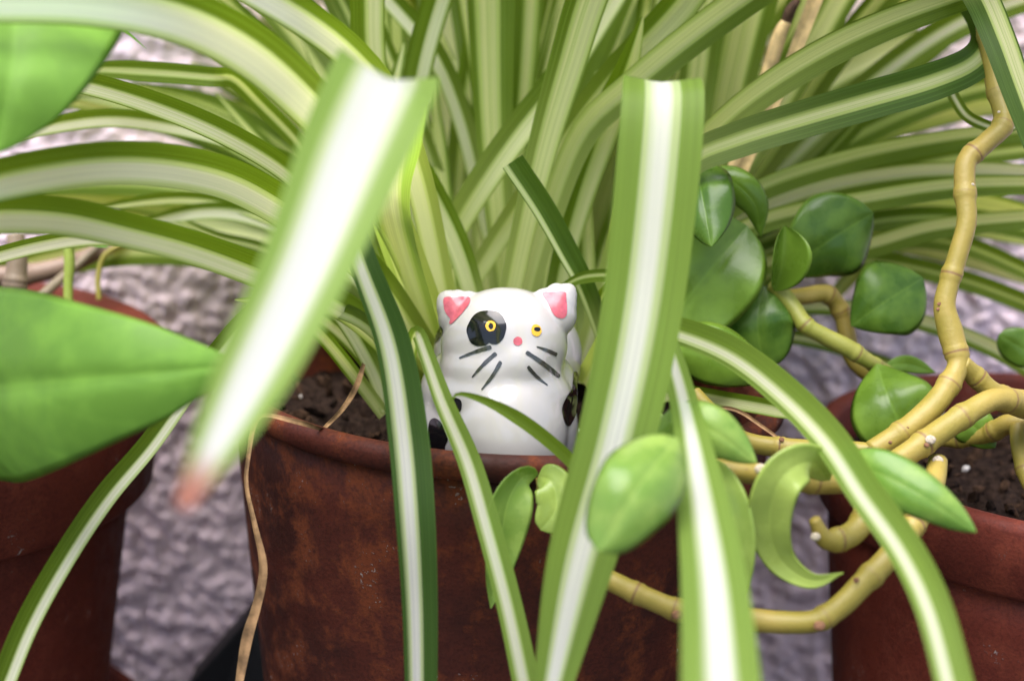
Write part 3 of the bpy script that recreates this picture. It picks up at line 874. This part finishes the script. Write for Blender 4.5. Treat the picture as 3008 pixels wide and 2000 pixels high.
B([(1470, 760, 3), (1600, 560, 3), (1760, 380, 3), (1910, 150, 3), (2090, -60, 3)], [40, 50, 62, 66, 66], (0.2, 0.4), 0.3, fold=0.25, tip=False)
B([(1470, 740, 3.5), (1640, 540, 3.6), (1800, 390, 3.8), (2000, 200, 4), (2200, 60, 4), (2380, -10, 4)], [40, 54, 66, 70, 70, 66], (0.3, 0.3), 0.8, fold=0.25, tip=False)
B([(1480, 740, 4), (1680, 560, 4.4), (1880, 370, 5), (2060, 180, 5.4), (2250, 20, 5.6)], [40, 50, 58, 60, 56], (0.6, 0.3), 0.2, fold=0.25, tip=False)
for pts, w, mg, wh in (
    ([(1440, 720, 1), (1590, 560, 1), (1730, 450, 1), (1950, 372, 1), (2200, 322, 1), (2420, 300, 1)], [34, 46, 54, 56, 52, 46], (0.08, 0.45), 0.35),
    ([(1440, 740, 0.5), (1600, 590, 0.4), (1760, 512, 0.3), (2000, 462, 0), (2200, 432, 0), (2420, 425, 0)], [34, 46, 52, 54, 52, 46], (0.1, 0.4), 0.35),
    ([(1440, 730, 2), (1620, 560, 2), (1830, 456, 2), (2060, 405, 2), (2250, 395, 2), (2420, 405, 2)], [34, 46, 50, 50, 48, 44], (0.1, 0.3), 0.6),
    ([(1460, 760, 3), (1640, 640, 3), (1830, 600, 3), (2000, 570, 2.6), (2150, 528, 2.4), (2420, 500, 2.4)], [32, 42, 50, 54, 52, 46], (0.1, 0.4), 0.3),
    ([(1450, 720, 4), (1700, 480, 5), (1900, 350, 6), (2100, 250, 6.5), (2250, 200, 7), (2420, 180, 7)], [40, 50, 62, 70, 66, 50], (0.4, 0.3), 0.15),
    ([(1450, 740, 4), (1720, 540, 5), (1950, 430, 6), (2150, 370, 6.5), (2420, 330, 7)], [40, 50, 60, 66, 60], (0.45, 0.3), 0.15),
    ([(1450, 760, 4), (1720, 600, 5), (1960, 520, 6), (2180, 500, 6.5), (2420, 540, 7)], [36, 46, 50, 50, 46], (0.4, 0.4), 0.2),
    ([(1450, 790, 4), (1700, 660, 5), (1960, 600, 6), (2200, 640, 6.5), (2420, 720, 6.5)], [36, 46, 50, 50, 46], (0.4, 0.4), 0.2),
    ([(1450, 800, 3), (1700, 720, 3.5), (1950, 710, 4), (2150, 750, 4), (2280, 800, 4), (2420, 880, 4)], [30, 36, 40, 42, 42, 40], (0.12, 0.3), 0.5),
    ([(1450, 820, 2), (1640, 770, 3), (1850, 780, 4), (2050, 840, 5)], [30, 34, 36, 30], (0.3, 0.3), 0.4),
    ([(1900, 700, 7), (2050, 560, 7), (2200, 560, 7), (2400, 640, 6)], [30, 46, 50, 40], (0.4, 0.4), 0.2)):
    B(pts, w, mg, wh, fold=0.3, tip=False)
B([(1430, 930, -2), (1560, 905, -3.5), (1680, 922, -5), (1800, 945, -6), (1900, 975, -7)], [36, 38, 40, 40, 26], (0.3, 0.12), 0.4, fold=0.3)
B([(1400, 880, -1), (1380, 700, -2.5), (1420, 640, -4), (1340, 640, -3.4), (1250, 690, -3)], [26, 30, 32, 30, 20], (0.4, 0.3), 0.3, fold=0.3)
# small curl by the vine
B([(2190, 190, -1), (2200, 230, -3), (2230, 270, -3.6), (2290, 295, -3.4), (2360, 290, -2)], [26, 28, 28, 26, 20], (0.3, 0.3), 0.7, fold=0.3)

# fan of leaves at the back of the clump
for i in range(64):
    a = rnd.uniform(-1, 1)
    bx = 1180 + 230 * a + rnd.uniform(-60, 60)
    q0 = rnd.uniform(2, 5.5)
    ang = a * 0.95 + rnd.uniform(-.28, .28)
    L = rnd.uniform(900, 1300)
    drp = rnd.uniform(0.05, 0.5) * abs(ang)
    pts = []
    for t in np.linspace(0, 1, 6):
        x = bx + L * t * math.sin(ang * (0.55 + 0.6 * t))
        y = 860 - L * t * math.cos(ang * (0.55 + 0.6 * t)) + drp * L * t * t * 0.8
        pts.append((x, y, min(9.5, q0 + 5.5 * t)))
    w = rnd.uniform(60, 104)
    B(pts, [w * .6, w * .85, w, w, w * .9], (rnd.uniform(.04, .30), rnd.uniform(.04, .36)), rnd.uniform(.0, .5),
      fold=rnd.uniform(.1, .35), roll=(rnd.uniform(-35, 35),), n=34, nx=6)

for i in range(34):
    bx = rnd.uniform(930, 1450)
    a = (bx - 1190) / 330 * 0.42 + rnd.uniform(-.38, .38)
    L = rnd.uniform(650, 1000); q0 = rnd.uniform(1.2, 4.0)
    pts = [(bx + L * t * math.sin(a * (0.7 + 0.5 * t)), 850 - L * t * math.cos(a), q0 + 2.5 * t) for t in np.linspace(0, 1, 6)]
    w = rnd.uniform(34, 60)
    B(pts, [w * .7, w, w, w * .9, w * .7], (rnd.uniform(.05, .4), rnd.uniform(.05, .4)), rnd.uniform(.0, .4),
      fold=rnd.uniform(.15, .4), roll=(rnd.uniform(-30, 30),), n=34, nx=6)

# dry pieces
def dry(pts, w, mat=M_DRY, **k):
    return blade(pts, w, SP, mat, **k)
dry([(800, 1000, -5), (745, 988, -6.8), (680, 970, -7.7), (604, 958, -7.4), (588, 975, -7.6), (572, 1050, -8.0), (566, 1110, -8.2), (585, 1210, -8.5), (604, 1310, -8.7), (590, 1400, -8.7), (570, 1470, -8.8), (545, 1600, -9)],
    [9, 12, 13, 13, 14, 11, 13, 16, 22, 24, 28, 18], fold=0.5, roll=(0, 35, -30, 20, 50, -20, 10), wav=0.3, n=90, name='dried_leaf', tip=False)
dry([(838, 838, -3.5), (820, 890, -4.5), (790, 940, -5.5), (742, 990, -6.5)], [10, 16, 13, 10], fold=0.6, wav=0.4, name='dried_leaf', tip=False)
dry([(1560, 960, -5), (1680, 940, -5.5), (1760, 985, -6), (1830, 1040, -6.8)], [10, 10, 9, 7], fold=0.5, name='dried_leaf')
tube([(1620, 560, 1), (1700, 360, 0.8), (1765, 180, 0.6), (1800, 70, 0.5), (1812, 50, 0.5)], [14, 15, 16, 15, 12], SP, M_TAN, name='dried_stalk')
tube([(1810, 55, 0.5), (1820, 25, 0.4), (1838, 0, 0.4)], [12, 13, 8], SP, M_BROWN, name='withered_tip')
dry([(1640, 560, 1.2), (1740, 330, 0.6), (1800, 200, 0.4), (1850, 70, 0.3), (1900, -50, 0.2)], [20, 24, 28, 34, 36], M_TAN, fold=0.3, name='dried_leaf', tip=False)

# ------------------------------------------------------------------ yellow jointed vine
VP = empty('jointed_vine', (RC.x, RC.y, RZ - 0.012))
tag(VP, 'succulent vine with thick yellow jointed stems and glossy oval leaves', 'plant')

def st(pts, r, nodes=(), tone=0.0, **k):
    tone = max(tone, 0.22)
    return tube(pts, r, VP, M_STEM, nodes=nodes, tone=tone, **k)

def scar(x, y, q, r, stem, mat=M_SCAR, flat=0.22):
    bm = bmesh.new(); bmesh.ops.create_icosphere(bm, subdivisions=2, radius=1)
    c = at(x, y, q + 0.32); s = px(r * 0.85, q)
    for v in bm.verts:
        w = v.co * (1 + 0.12 * noise.noise(v.co * 3 + c * 50))
        v.co = c + (RGT * w.x + UPV * w.y * 0.85 - FWD * w.z * flat) * s
    me = bpy.data.meshes.new('scar'); bm.to_mesh(me); bm.free()
    obj('leaf_scar', me, mat, stem)

s1 = st([(2395, -420, -3), (2330, -260, -3), (2268, -90, -3.2), (2262, 40, -3.6), (2276, 130, -4.4), (2290, 200, -5), (2310, 285, -5.5), (2270, 330, -5.8), (2226, 372, -6), (2222, 440, -6.2), (2226, 510, -6.4), (2208, 580, -6.5), (2186, 650, -6.6), (2175, 705, -6.7), (2190, 770, -6.8), (2206, 838, -7), (2188, 880, -7.2), (2148, 935, -7.5), (2085, 990, -7.8), (2008, 1040, -8)],
        [12, 14, 16, 17, 18, 20, 24, 24, 24, 24, 23, 24, 24, 25, 29, 25, 27, 29, 27, 26], (0.12, 0.24, 0.33, 0.43, 0.48, 0.54, 0.60, 0.71, 0.815, 0.86, 0.955), 0.12, n=260)
for x, y, q, r, m in ((2243, 502, -7.0, 9, M_BUD), (2245, 520, -7.0, 8, M_BUD), (2163, 700, -7.4, 10, M_BUD), (2160, 712, -7.4, 9, M_BUD), (2240, 425, -6.9, 8, M_SCAR), (2208, 384, -6.6, 8, M_BUD),
                      (2300, 258, -6.2, 7, M_SCAR), (2118, 903 + 60, -8.3, 8, M_BUD), (2197, 905, -7.9, 9, M_BUD), (2002, 1034, -8.7, 15, M_BUD), (2050, 1018, -8.7, 9, M_BUD), (2090, 985, -8.6, 7, M_BUD), (2215, 830, -7.7, 8, M_BUD)):
    scar(x, y, q + 0.15, r * 0.62, s1, m)
s2 = st([(2470, 960, -5.5), (2360, 935, -6.6), (2290, 920, -7.5), (2230, 950, -8), (2170, 990, -8.3), (2120, 1025, -8.6), (2050, 1070, -9), (1985, 1100, -9.6), (1900, 1110, -10.5), (1800, 1100, -11), (1720, 1088, -11.4), (1640, 1080, -11.6)],
        [30, 30, 27, 27, 28, 28, 28, 28, 27, 26, 26, 25], (0.22, 0.36, 0.47, 0.60, 0.78), 0.0, n=150)
for x, y, q, r in ((2285, 908, -8.0, 15), (2143, 1012, -9.3, 15), (1752, 1080, -12.3, 18)):
    scar(x, y, q, r, s2)
scar(2134, 1024, -9.3, 8, s2, M_BUD)
s3 = st([(2212, 838, -7), (2245, 865, -6.8), (2290, 905, -6.6), (2400, 930, -5.5)], [24, 22, 24, 28], (0.2, 0.5), 0.0)
scar(2236, 850, -7.4, 10, s3); scar(2255, 880, -7.3, 8, s3, M_BUD)
s4 = st([(1600, 905, -5.8), (1630, 940, -6.2), (1690, 1000, -6.8), (1740, 1022, -7.2), (1800, 1030, -7.4), (1880, 1033, -7.6), (1960, 1035, -7.8), (2020, 1042, -8)], [16, 18, 20, 22, 22, 21, 20, 20], (0.3, 0.55, 0.8), 0.0, n=110)
scar(1800, 1012, -8.0, 8, s4, M_BUD)
s5 = st([(2160, 1062, -8.2), (2150, 1110, -9), (2125, 1175, -10), (2080, 1240, -10.8), (2035, 1295, -11.2), (1985, 1345, -11.5), (1935, 1395, -11.7), (1880, 1428, -11.8), (1800, 1432, -11.8), (1720, 1425, -11.6), (1640, 1412, -11.4), (1565, 1405, -11.2), (1500, 1380, -11), (1430, 1348, -10.8), (1360, 1310, -10.5), (1290, 1240, -10), (1250, 1150, -9.8), (1240, 1100, -9.6)],
        [22, 26, 28, 28, 28, 28, 28, 27, 27, 27, 26, 26, 25, 24, 22, 16, 10, 7], (0.19, 0.315, 0.42, 0.56, 0.66, 0.73), 0.0, n=190)
scar(2160, 1060, -8.9, 16, s5); scar(1887, 1440, -12.6, 17, s5, M_BUD); scar(1972, 1335, -12.2, 9, s5, M_BUD); scar(1560, 1415, -12, 16, s5, M_BUD); scar(2150, 1190, -10.7, 9, s5)
s6 = st([(1975, 1110, -10), (1990, 1150, -10.6), (1985, 1200, -11), (1950, 1235, -11.4), (1900, 1240, -11.8), (1875, 1195, -12)], [24, 26, 28, 28, 22, 14], (0.4, 0.7), 0.0)
scar(1878, 1235, -12.5, 14, s6)
s7 = st([(1775, 655, -2), (1800, 675, -2), (1830, 712, -2.2), (1855, 748, -2.4), (1900, 775, -2.4), (1950, 800, -2.4), (1990, 825, -2.2), (2060, 870, -1)], [18, 19, 19, 20, 20, 20, 18, 18], (0.3, 0.62, 0.78), 0.6)
s8 = st([(1810, 685, -1.4), (1850, 682, -1), (1905, 678, -.6), (1935, 715, -.4), (1952, 775, -.4), (1965, 830, -.4), (2050, 900, 0)], [18, 19, 21, 21, 20, 18, 18], (0.3, 0.42, 0.65), 0.0)
s9 = st([(2400, 985, -5), (2330, 975, -4.6), (2270, 1000, -4), (2200, 1010, -3.4), (2120, 1000, -3)], [24, 24, 22, 20, 18], (0.4, 0.7), 0.0)
s10 = st([(2345, 980, -5), (2350, 1040, -5.5), (2370, 1110, -6), (2420, 1180, -6)], [20, 20, 20, 20], (0.5,), 0.2)

def vl(pts, w, tone, mat=M_VINE, **k):
    k.setdefault('wav', rnd.uniform(.04, .14))
    return fleshy(pts, w, VP, mat, tone=tone, **k)
vl([(1600, 370, -3), (1618, 450, -4), (1638, 568, -4.6)], 150, 0.15, prof='ovate', cup=-0.35, roll=(-15,))
vl([(1720, 520, -2.4), (1620, 640, -2.8), (1520, 760, -2.6)], 250, 0.55, prof='round', cup=0.12)
vl([(1630, 392, -2.4), (1690, 420, -2.6), (1738, 470, -2.6), (1752, 545, -2.2)], 78, 0.45, prof='lance', cup=-0.3)
vl([(1805, 630, -1.2), (1900, 560, -1.6), (2010, 490, -1.4)], 205, 0.12, prof='obovate', cup=-0.2, roll=(-15,))
vl([(1785, 670, -2.2), (1800, 600, -2.6), (1806, 520, -2.8)], 92, 0.6, prof='obovate', cup=1.5, roll=(-20,))
vl([(1960, 750, -1.4), (2030, 700, -1.8), (2125, 640, -1.2)], 190, 0.12, prof='obovate', cup=-0.22)
vl([(1760, 660, -2), (1745, 740, -2.4), (1760, 850, -2)], 175, 0.05, prof='round', cup=-0.2)
vl([(1530, 790, -5), (1640, 815, -5.6), (1775, 872, -5.2)], 150, 0.6, prof='ovate', cup=-0.3)
vl([(2020, 838, -2.2), (2050, 925, -3.4), (2110, 1045, -3.4)], 205, 0.45, prof='obovate', cup=-0.12)
vl([(2190, 950, -3.6), (2240, 980, -4), (2292, 1030, -4)], 100, 0.4, prof='ovate', cup=-0.2)
vl([(2040, 840, -1.2), (2090, 838, -1), (2155, 858, -.8)], 40, 0.6, prof='lance', cup=0.2)
vl([(1560, 1010, -16), (1468, 1125, -18), (1376, 1268, -18.2)], 200, 0.3, M_YOUNG, prof='round', cup=-0.4)
vl([(1500, 1010, -12), (1620, 985, -13), (1742, 1065, -13)], 130, 0.2, M_YOUNG, prof='ovate', cup=-0.35)
vl([(1910, 1105, -11.5), (1860, 1062, -12.6), (1800, 1100, -13), (1772, 1200, -12.6), (1800, 1290, -12.2), (1870, 1335, -12.4), (1942, 1318, -12.8)], 105, 0.85, M_YOUNG, prof='lance', cup=0.35, roll=(20, 0, -20), n=44)
vl([(1925, 1075, -12.5), (2010, 1085, -13.4), (2120, 1140, -14), (2248, 1225, -14.2)], 125, 0.2, M_YOUNG, prof='ovate', cup=-0.3)
vl([(1630, 1050, -12), (1660, 1120, -12.4), (1688, 1250, -12.6), (1700, 1430, -12.4)], 110, 0.6, M_YOUNG, prof='lance', cup=0.4)
vl([(1238, 1092, -9.7), (1205, 1095, -10), (1170, 1150, -10.2), (1150, 1260, -10.2), (1130, 1400, -10.2)], 110, 0.35, M_YOUNG, prof='lance', cup=0.5, roll=(35, 20))
vl([(1240, 1095, -9.7), (1270, 1110, -10), (1280, 1170, -10.2), (1245, 1220, -10.2)], 95, 0.7, M_YOUNG, prof='round', cup=0.2)
vl([(2300, 770, 0), (2350, 800, 0), (2420, 840, 0)], 90, 0.3, prof='ovate', cup=-0.2)
vl([(1490, 960, -9), (1510, 975, -9.6), (1500, 1010, -10)], 50, 0.6, M_YOUNG, prof='ovate', cup=0.4)

# the vine's leaves above the picture
for i in range(15):
    t = i / 14
    x0, y0 = 2262 + 133 * t + rnd.uniform(-4, 4), -90 - 330 * t
    a = rnd.uniform(-2.6, 0.4) if i % 2 else rnd.uniform(-3.6, -1.2)
    L = rnd.uniform(170, 240); q0 = -3.1; dq = rnd.uniform(-5, 3)
    ex, ey = x0 + L * math.cos(a), min(y0 - L * 0.5 * abs(math.sin(a)), -110)
    vl([(x0, y0, q0), ((x0 + ex) / 2, (y0 + ey) / 2 - 25, q0 + dq * .5), (ex, ey, q0 + dq)], rnd.uniform(140, 190), rnd.uniform(0, .6),
       prof='round', cup=-0.2, n=18, nx=10, wref=tuple((FWD * 0.9 + RGT * rnd.uniform(-.5, .5)).normalized()))

# added branch, unseen above the picture, arching forward to shade the right side
P0 = at(2268, -90, -3.2)
shade_shoot = [P0, P0 + V((-0.02, -0.015, 0.04)), P0 + V((-0.055, -0.03, 0.068)), P0 + V((-0.095, -0.035, 0.075)), P0 + V((-0.13, -0.03, 0.066))]
tube([tuple(p) for p in shade_shoot], [0.0026, 0.0024, 0.002, 0.0016, 0.001], VP, M_STEM, (0.3, 0.5, 0.7, 0.85), world_pts=True)
def topix(p):
    d_ = (p - CAM).dot(FWD)
    return ((1504 + FS * (p - CAM).dot(RGT) / d_) / S, (1000 - FS * (p - CAM).dot(UPV) / d_) / S, (d_ - D) * 100)
SH, _ = spline([tuple(p) for p in shade_shoot], 19)
for i in range(2, 19):  # leaves of the added branch, out of view, there to cast shade
    b_ = V(SH[i]); a_ = (1 if i % 2 else -1) * rnd.uniform(0.7, 1.7) + math.pi
    dv = V((math.cos(a_), math.sin(a_), rnd.uniform(-.1, .25))).normalized(); L_ = rnd.uniform(.032, .045)
    q_ = [b_, b_ + dv * L_ * .5 + V((0, 0, .004)), b_ + dv * L_]
    vl([topix(p) for p in q_], rnd.uniform(.024, .032) / px(1, topix(q_[1])[2]), rnd.uniform(0, .6), prof='round', cup=-0.2, n=16, nx=8,
       wref=(-math.sin(a_), math.cos(a_), 0))

# ------------------------------------------------------------------ broad-leaved plant in the other pot
BP = empty('broad_leaf_plant', (LC.x, LC.y, LZ - 0.018))
tag(BP, 'plant with broad smooth bright green leaves in the collared pot', 'plant')
fleshy([(-260, 985, -7), (-60, 900, -12), (180, 872, -15), (380, 857, -15.5), (545, 840, -15)], 485, BP, M_BROAD, prof='ovate', cup=-0.22, tone=0.62, thick=0.0009, n=44, nx=20)
fleshy([(70, -170, -12), (40, 0, -15), (25, 170, -16.5), (-10, 352, -16.5)], 520, BP, M_BROAD, prof='ovate', cup=-0.12, tone=0.8, thick=0.0009, n=40, nx=20)
fleshy([(-120, 210, -2), (40, 40, -3), (180, 18, -3.4), (270, 58, -3.4), (337, 113, -3.2)], 30, BP, M_BROAD, prof='lance', tone=0.6, cup=0.3, thick=0.0005)
def wst(pts, r, m=M_WOOD, tone=0.0, nodes=()):
    return tube(pts, r, BP, m, tone=tone, nodes=nodes)
wst([(-150, 880, 1), (-200, 920, -4), (-258, 984, -7)], [14, 12, 10], M_STEM, 0.9)
wst([(-200, 880, 2), (-160, 400, -3), (-60, 0, -10), (72, -168, -12)], [16, 14, 12, 9], M_STEM, 0.9)
wst([(-140, 880, 1), (-150, 520, 0), (-118, 208, -2)], [9, 8, 5], M_STEM, 0.9)
wst([(30, 760, 2), (32, 680, 2), (40, 600, 2), (36, 540, 2)], [30, 28, 24, 20], M_WOOD, 0.2, (0.5,))
wst([(-60, 640, 4), (60, 632, 4.5), (150, 612, 5), (230, 578, 5.6), (300, 540, 6)], [22, 24, 22, 18, 14], M_WOOD, 0.0, (0.3, 0.6))
wst([(60, 720, 3), (120, 660, 4), (190, 600, 5), (240, 560, 5)], [12, 12, 10, 7], M_WOOD, 0.3)
wst([(158, 740, 1), (157, 660, 1), (160, 600, 1), (154, 540, 1)], [11, 11, 13, 12], M_STEM, 0.95)
wst([(228, 690, 4), (226, 640, 4), (240, 590, 4), (290, 558, 4)], [6, 6, 6, 5], M_STEM, 0.4)
fleshy([(150, 560, 1), (200, 550, 0.5), (250, 570, 0)], 40, BP, M_BROAD, prof='lance', tone=0.4, cup=0.3, thick=0.0006)
